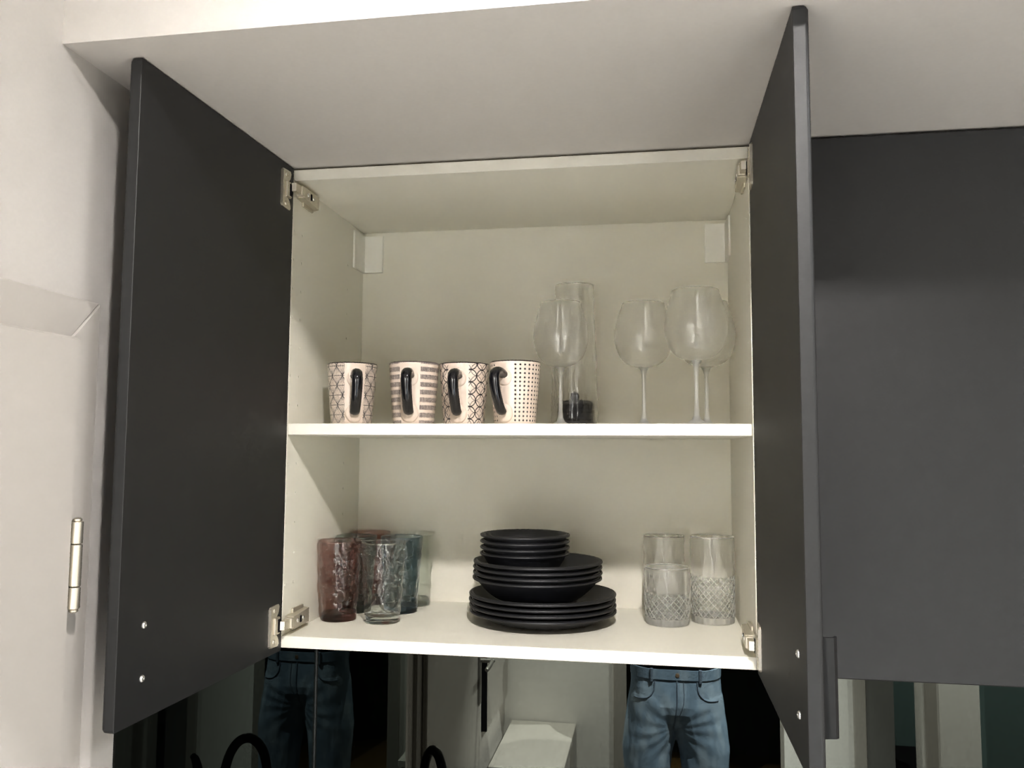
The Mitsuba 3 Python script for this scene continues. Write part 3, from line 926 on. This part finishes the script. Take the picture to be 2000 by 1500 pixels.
spt = [np.array([kx, ky, kz]) + kd_ * r + np.array([0, 0, zz]) for r, zz in ((0.062, 0.10), (0.082, 0.155), (0.093, 0.215), (0.104, 0.262), (0.112, 0.276))]
obj('spout', tube(curve(spt, 24), np.linspace(0.017, 0.006, 24), 20), KETTLE, ke, True)

# ------------------------------------------------------------------ the photographer (seen in the splashback)


def blob(bones, edge=0.012, taubin=12):
    parts = []
    for (a, ra, b, rb) in bones:
        s0, s1 = m3.Manifold.sphere(ra, 24).translate(list(map(float, a))), m3.Manifold.sphere(rb, 24).translate(list(map(float, b)))
        parts.append(m3.Manifold.batch_hull([s0, s1]))
    m = from_man(m3.Manifold.batch_boolean(parts, m3.OpType.Add).refine_to_length(edge))
    trimesh.smoothing.filter_taubin(m, lamb=0.5, nu=0.53, iterations=taubin)
    return m


SKIN = mat('skin', rough((0.55, 0.36, 0.27), 0.4))
SHIRT = mat('black_shirt', diffuse((0.012, 0.012, 0.014)))
HAIR = mat('brown_hair', rough((0.06, 0.04, 0.025), 0.4))


def denim(p, n, uv):
    d = fbm(p.x * 26, p.y * 26, p.z * 9, octaves=3)
    w = noise(p.x * 900, p.y * 900, p.z * 900)
    fade = smoothstep(0.4, 0.75, d)
    return mikit.mix((0.17, 0.25, 0.35), (0.35, 0.44, 0.54), fade * 0.75 + 0.25 * w)


DENIM = mat('denim', diffuse((1, 1, 1)))
scene['mat_denim'] = {'type': 'twosided', 'bsdf': {'type': 'diffuse', 'reflectance': proc(denim)}}
SEAM = mat('denim_seam', diffuse((0.14, 0.18, 0.24)))
COPPER = mat('rivet', metal((0.7, 0.5, 0.35), 0.3))
pe = thing('person', 'person in blue jeans and a black shirt holding up a phone, mirrored in the splashback', 'person')
cx, cy = 0.703, -1.470
zw, zc = -0.535, -0.825
L, Rr = -1, 1


def V(x, y, z):
    return np.array([cx + x, cy + y, z])


body = []
for s in (-1, 1):
    hip, knee, ankle = V(0.092 * s, 0, -0.70), V(0.105 * s, 0.02, -1.10), V(0.11 * s, -0.01, -1.47)
    body += [(hip, 0.088, knee, 0.058), (knee, 0.058, knee + (0, -0.02, -0.12), 0.056), (knee + (0, -0.02, -0.12), 0.056, ankle, 0.038),
             (ankle, 0.036, ankle + (0, -0.02, -0.035), 0.034), (ankle + (0, 0, -0.03), 0.034, ankle + (0.012 * s, 0.15, -0.05), 0.027)]
    sh = V(0.185 * s, -0.06, -0.085)
    el = V(0.235 * s - 0.05, 0.055, 0.055) if s > 0 else V(-0.26, 0.055, 0.055)
    wr = np.array([CAM[0] + 0.075 * s, -1.41, 0.245])
    body += [(sh, 0.056, el, 0.042), (el, 0.042, el + (wr - el) * 0.35, 0.043), (el + (wr - el) * 0.35, 0.043, wr, 0.027),
             (V(0.05 * s, -0.05, -0.03), 0.055, sh, 0.052)]
    palm = wr + np.array([0.004 * s, 0.025, 0.055])
    body += [(wr, 0.026, palm, 0.026)]
    for q in range(4):
        k0 = palm + np.array([0.012 * s, -0.008 + 0.002 * q, 0.028 - 0.016 * q + 0.012])
        k1_ = k0 + np.array([-0.004 * s, -0.005, 0.004]) + np.array([0.010 * s, 0.012, 0.012])
        k2_ = k1_ + np.array([-0.024 * s, 0.006, 0.008])
        body += [(palm + np.array([0.004 * s, 0, 0.02 - 0.014 * q]), 0.011, k0, 0.0095), (k0, 0.0095, k1_, 0.009), (k1_, 0.009, k2_, 0.0078)]
    body += [(palm + np.array([-0.008 * s, -0.012, -0.01]), 0.012, palm + np.array([-0.028 * s, -0.014, 0.012]), 0.010),
             (palm + np.array([-0.028 * s, -0.014, 0.012]), 0.010, palm + np.array([-0.044 * s, -0.002, 0.018]), 0.0085)]
body += [(V(-0.07, 0, -0.68), 0.105, V(0.07, 0, -0.68), 0.105), (V(-0.05, 0, -0.68), 0.10, V(-0.045, -0.01, -0.45), 0.098), (V(0.05, 0, -0.68), 0.10, V(0.045, -0.01, -0.45), 0.098),
         (V(-0.045, -0.01, -0.45), 0.098, V(-0.08, -0.045, -0.18), 0.105), (V(0.045, -0.01, -0.45), 0.098, V(0.08, -0.045, -0.18), 0.105),
         (V(-0.08, -0.045, -0.18), 0.105, V(0.08, -0.045, -0.18), 0.105), (V(-0.045, -0.01, -0.45), 0.098, V(0.045, -0.01, -0.45), 0.098),
         (V(0, -0.06, -0.10), 0.06, V(0, -0.045, 0.0), 0.052)]
hd = V(-0.01, -0.03, 0.105)
body += [(hd + (0, -0.015, 0.02), 0.083, hd + (0, 0.01, 0.02), 0.080), (hd + (0, 0.01, 0.02), 0.076, hd + (0, 0.045, -0.06), 0.042), (V(0, -0.045, 0.0), 0.052, hd + (0, -0.01, 0), 0.06),
         (hd + (0, 0.085, 0.018), 0.009, hd + (0, 0.100, -0.012), 0.013)]
for s in (-1, 1):
    body += [(hd + (0.080 * s, -0.012, 0.02), 0.012, hd + (0.080 * s, -0.008, -0.015), 0.009)]
scene[pe + '__body'] = mikit.ply(blob(body, 0.010, 8), SKIN, smooth=True)
eyes, brows = [], []
for s in (-1, 1):
    e = trimesh.creation.icosphere(subdivisions=2, radius=0.011)
    e.apply_translation(hd + (0.030 * s, 0.078, 0.018))
    eyes.append(e)
obj('eye', eyes[0], mat('eye', glossy((0.5, 0.5, 0.5))), pe, True)
obj('eye', eyes[1], 'mat_eye', pe, True)
obj('mouth', rounded_tube([hd + (-0.022, 0.078, -0.053), hd + (0, 0.086, -0.055), hd + (0.022, 0.078, -0.053)], 0.005), mat('lips', rough((0.5, 0.22, 0.18), 0.4)), pe, True)
hair = blob([(hd + (0, -0.03, 0.035), 0.088, hd + (0, 0.012, 0.045), 0.080), (hd + (0, -0.045, -0.02), 0.075, hd + (0, -0.03, 0.035), 0.085)], 0.01, 6)
hair.vertices += (meshkit.noise(hair.vertices * 90)[:, None] - 0.5) * 0.006
obj('hair', hair, HAIR, pe, True, 'short brown hair')

# jeans: a continuous shell with folds
jb = []
for s in (-1, 1):
    hip, knee, hem = V(0.098 * s, 0, -0.70), V(0.118 * s, 0.02, -1.10), V(0.122 * s, -0.01, -1.49)
    jb += [(V(0.075 * s, 0, -0.68), 0.117, V(0.112 * s, 0.008, -0.86), 0.100), (V(0.112 * s, 0.008, -0.86), 0.100, knee, 0.083), (knee, 0.083, hem, 0.075)]
jb += [(V(-0.075, 0, -0.68), 0.116, V(0.075, 0, -0.68), 0.116), (V(-0.070, -0.005, -0.68), 0.116, V(-0.068, -0.01, -0.56), 0.106), (V(0.070, -0.005, -0.68), 0.116, V(0.068, -0.01, -0.56), 0.106),
       (V(-0.068, -0.01, -0.56), 0.106, V(0.068, -0.01, -0.56), 0.106)]
for t in np.linspace(0, 1, 7):
    z_, r_, y_ = -0.68 + 0.12 * t, 0.116 - 0.010 * t, -0.005 * t
    jb.append((V(-0.072, y_, z_), r_, V(0.072, y_, z_), r_))
jeans = blob(jb, 0.009, 10)
cutter = m3.Manifold.cube([2, 2, 2]).translate([cx - 1, cy - 1, zw])
low = m3.Manifold.cube([2, 2, 2]).translate([cx - 1, cy - 1, -3.505])
jeans = from_man((to_man(jeans) - cutter - low).refine_to_length(0.009))
v = jeans.vertices
rel = v - np.array([cx, cy, 0])
nrm = jeans.vertex_normals
crotch = np.array([0, 0.09, zc + 0.06])
dist = np.linalg.norm((rel - crotch) * [1, 0.8, 1], axis=1)
ang = np.arctan2(rel[:, 2] - crotch[2], np.abs(rel[:, 0]) + 1e-6)
whisk = np.sin(ang * 15 + 5 * meshkit.noise(rel * 9)) * np.exp(-((dist - 0.11) / 0.075) ** 2) * 0.0012
drape = (meshkit.fbm(rel * [18, 18, 7], 3, 4) - 0.5) * 0.010 * np.clip((zw - v[:, 2]) / 0.08, 0, 1)
jeans.vertices = v + nrm * (whisk + drape)[:, None]
obj('jeans', jeans, DENIM, pe, True, 'faded blue jeans')
jk = pe + '__jeans'
from scipy.spatial import cKDTree
_tree = cKDTree(jeans.vertices)


def on_jeans(x, z, lift=0.0015, back=False):
    """The front surface of the jeans at (x, z) from the person's middle."""
    o = np.array([[cx + x, cy + (-0.5 if back else 0.5), z]])
    hit, _, _ = jeans.ray.intersects_location(o, np.array([[0, 1.0 if back else -1.0, 0]]), multiple_hits=True)
    if len(hit) == 0:
        return jeans.vertices[_tree.query(o[0] * [1, 0, 1] + [0, cy, 0])[1]]
    y = hit[:, 1].min() if back else hit[:, 1].max()
    return np.array([cx + x, y + (-lift if back else lift), z])


def seam(pts, r=0.0022, name='seam', m=None):
    c = curve([(p[0], 0, p[1]) for p in pts], max(12, 5 * len(pts)))
    obj(name, tube(np.array([on_jeans(p[0], p[2]) for p in c]), r, 8), m or SEAM, jk, True)


from shapely.geometry import MultiPoint
outline = MultiPoint(jeans.vertices[jeans.vertices[:, 2] > zw - 0.05][:, :2]).convex_hull.buffer(0.0035)
loop = np.array([[p.x, p.y] for p in (outline.exterior.interpolate(t, normalized=True) for t in np.linspace(0, 1, 97)[:-1])])
band = []
for zz in (zw - 0.040, zw - 0.001):
    ring = [(x, y, zz) for x, y in loop]
    band.append(ring + ring[:1])
q = np.array(band[0])
n_ = len(q) - 1
vo = np.vstack([np.array(band[0])[:-1], np.array(band[1])[:-1]])
vin = vo.copy()
vin[:, :2] = (vin[:, :2] - [cx, cy]) * 0.965 + [cx, cy]
vv = np.vstack([vo, vin])
ff = []
for i in range(n_):
    j = (i + 1) % n_
    ff += [(i, j, n_ + j), (i, n_ + j, n_ + i), (2 * n_ + i, 3 * n_ + j, 2 * n_ + j), (2 * n_ + i, 3 * n_ + i, 3 * n_ + j),
           (n_ + i, n_ + j, 3 * n_ + j), (n_ + i, 3 * n_ + j, 3 * n_ + i), (i, 2 * n_ + j, j), (i, 2 * n_ + i, 2 * n_ + j)]
wb_ = closed(trimesh.Trimesh(vv, ff, process=False))
obj('waistband', wb_, DENIM, jk, 40)
for x in (-0.095, 0.095):
    fy = np.interp(cx + x, *(lambda q: (q[:, 0], q[:, 1]))(np.array(sorted(map(tuple, loop[loop[:, 1] > cy + 0.03])))))
    obj('belt_loop', box(cx + x - 0.006, cx + x + 0.006, fy - 0.004, fy + 0.005, zw - 0.05, zw + 0.003, 0.002), SEAM, jk)
for s in (-1, 1):
    seam([(0.082 * s, zw - 0.045), (0.088 * s, zw - 0.085), (0.112 * s, zw - 0.112), (0.150 * s, zw - 0.120), (0.165 * s, zw - 0.120)], 0.0026, 'pocket_edge')
seam([(0.004, zw - 0.04), (0.004, zw - 0.13), (-0.004, zw - 0.19), (-0.012, zc + 0.05)], 0.0026, 'fly')
seam([(0.030, zw - 0.045), (0.030, zw - 0.12), (0.012, zw - 0.175)], 0.0014, 'fly')
but = lathe([(0, 0), (0.0085, 0), (0.008, 0.002), (0, 0.003)], 20)
but.apply_transform(trimesh.transformations.rotation_matrix(-PI / 2, [1, 0, 0]))
but.apply_translation((cx + 0.006, loop[:, 1].max() - 0.0005, zw - 0.021))
obj('button', but, COPPER, jk, 30)
# shirt
sb = [(V(-0.062, -0.01, -0.50), 0.119, V(-0.085, -0.045, -0.17), 0.117), (V(0.062, -0.01, -0.50), 0.119, V(0.085, -0.045, -0.17), 0.117), (V(-0.062, -0.01, -0.50), 0.119, V(0.062, -0.01, -0.50), 0.119),
      (V(-0.085, -0.045, -0.17), 0.117, V(0.085, -0.045, -0.17), 0.117), (V(-0.05, -0.05, -0.06), 0.066, V(0.05, -0.05, -0.06), 0.066)]
for s in (-1, 1):
    sh = V(0.185 * s, -0.06, -0.085)
    el = V(0.235 * s - 0.05, 0.055, 0.055) if s > 0 else V(-0.26, 0.055, 0.055)
    wr = np.array([CAM[0] + 0.075 * s, -1.41, 0.245])
    sb += [(V(0.05 * s, -0.05, -0.05), 0.068, sh, 0.064), (sh, 0.066, el, 0.053), (el, 0.053, wr + (el - wr) * 0.12, 0.038)]
shirt = blob(sb, 0.011, 8)
shirt = from_man(to_man(shirt) - m3.Manifold.cube([2, 2, 2]).translate([cx - 1, cy - 1, -2.545]))
shirt.vertices += shirt.vertex_normals * ((meshkit.fbm(shirt.vertices * 16, 3, 8) - 0.5) * 0.008)[:, None]
obj('shirt', shirt, SHIRT, pe, True, 'black long-sleeved shirt')
for s in (-1, 1):
    a = V(0.11 * s, -0.01, -1.47)
    shoe = blob([(a + (0, -0.03, -0.035), 0.042, a + (0.012 * s, 0.16, -0.045), 0.034), (a + (0, -0.01, 0.0), 0.046, a + (0, 0.02, -0.03), 0.046)], 0.01, 8)
    shoe.vertices[:, 2] = np.maximum(shoe.vertices[:, 2], FLOOR + 0.0005)
    obj('shoe', shoe, SHIRT, pe, True)
ph = thing('phone', 'black phone held up by the photographer', 'phone')
obj('case', box(CAM[0] - 0.052, CAM[0] + 0.098, -1.3465, -1.3385, 0.285, 0.357, 0.003), BLACKBAR, ph)
obj('screen', box(CAM[0] - 0.048, CAM[0] + 0.094, -1.3469, -1.3466, 0.289, 0.353), mat('screen', glossy((0.02, 0.02, 0.02))), ph)
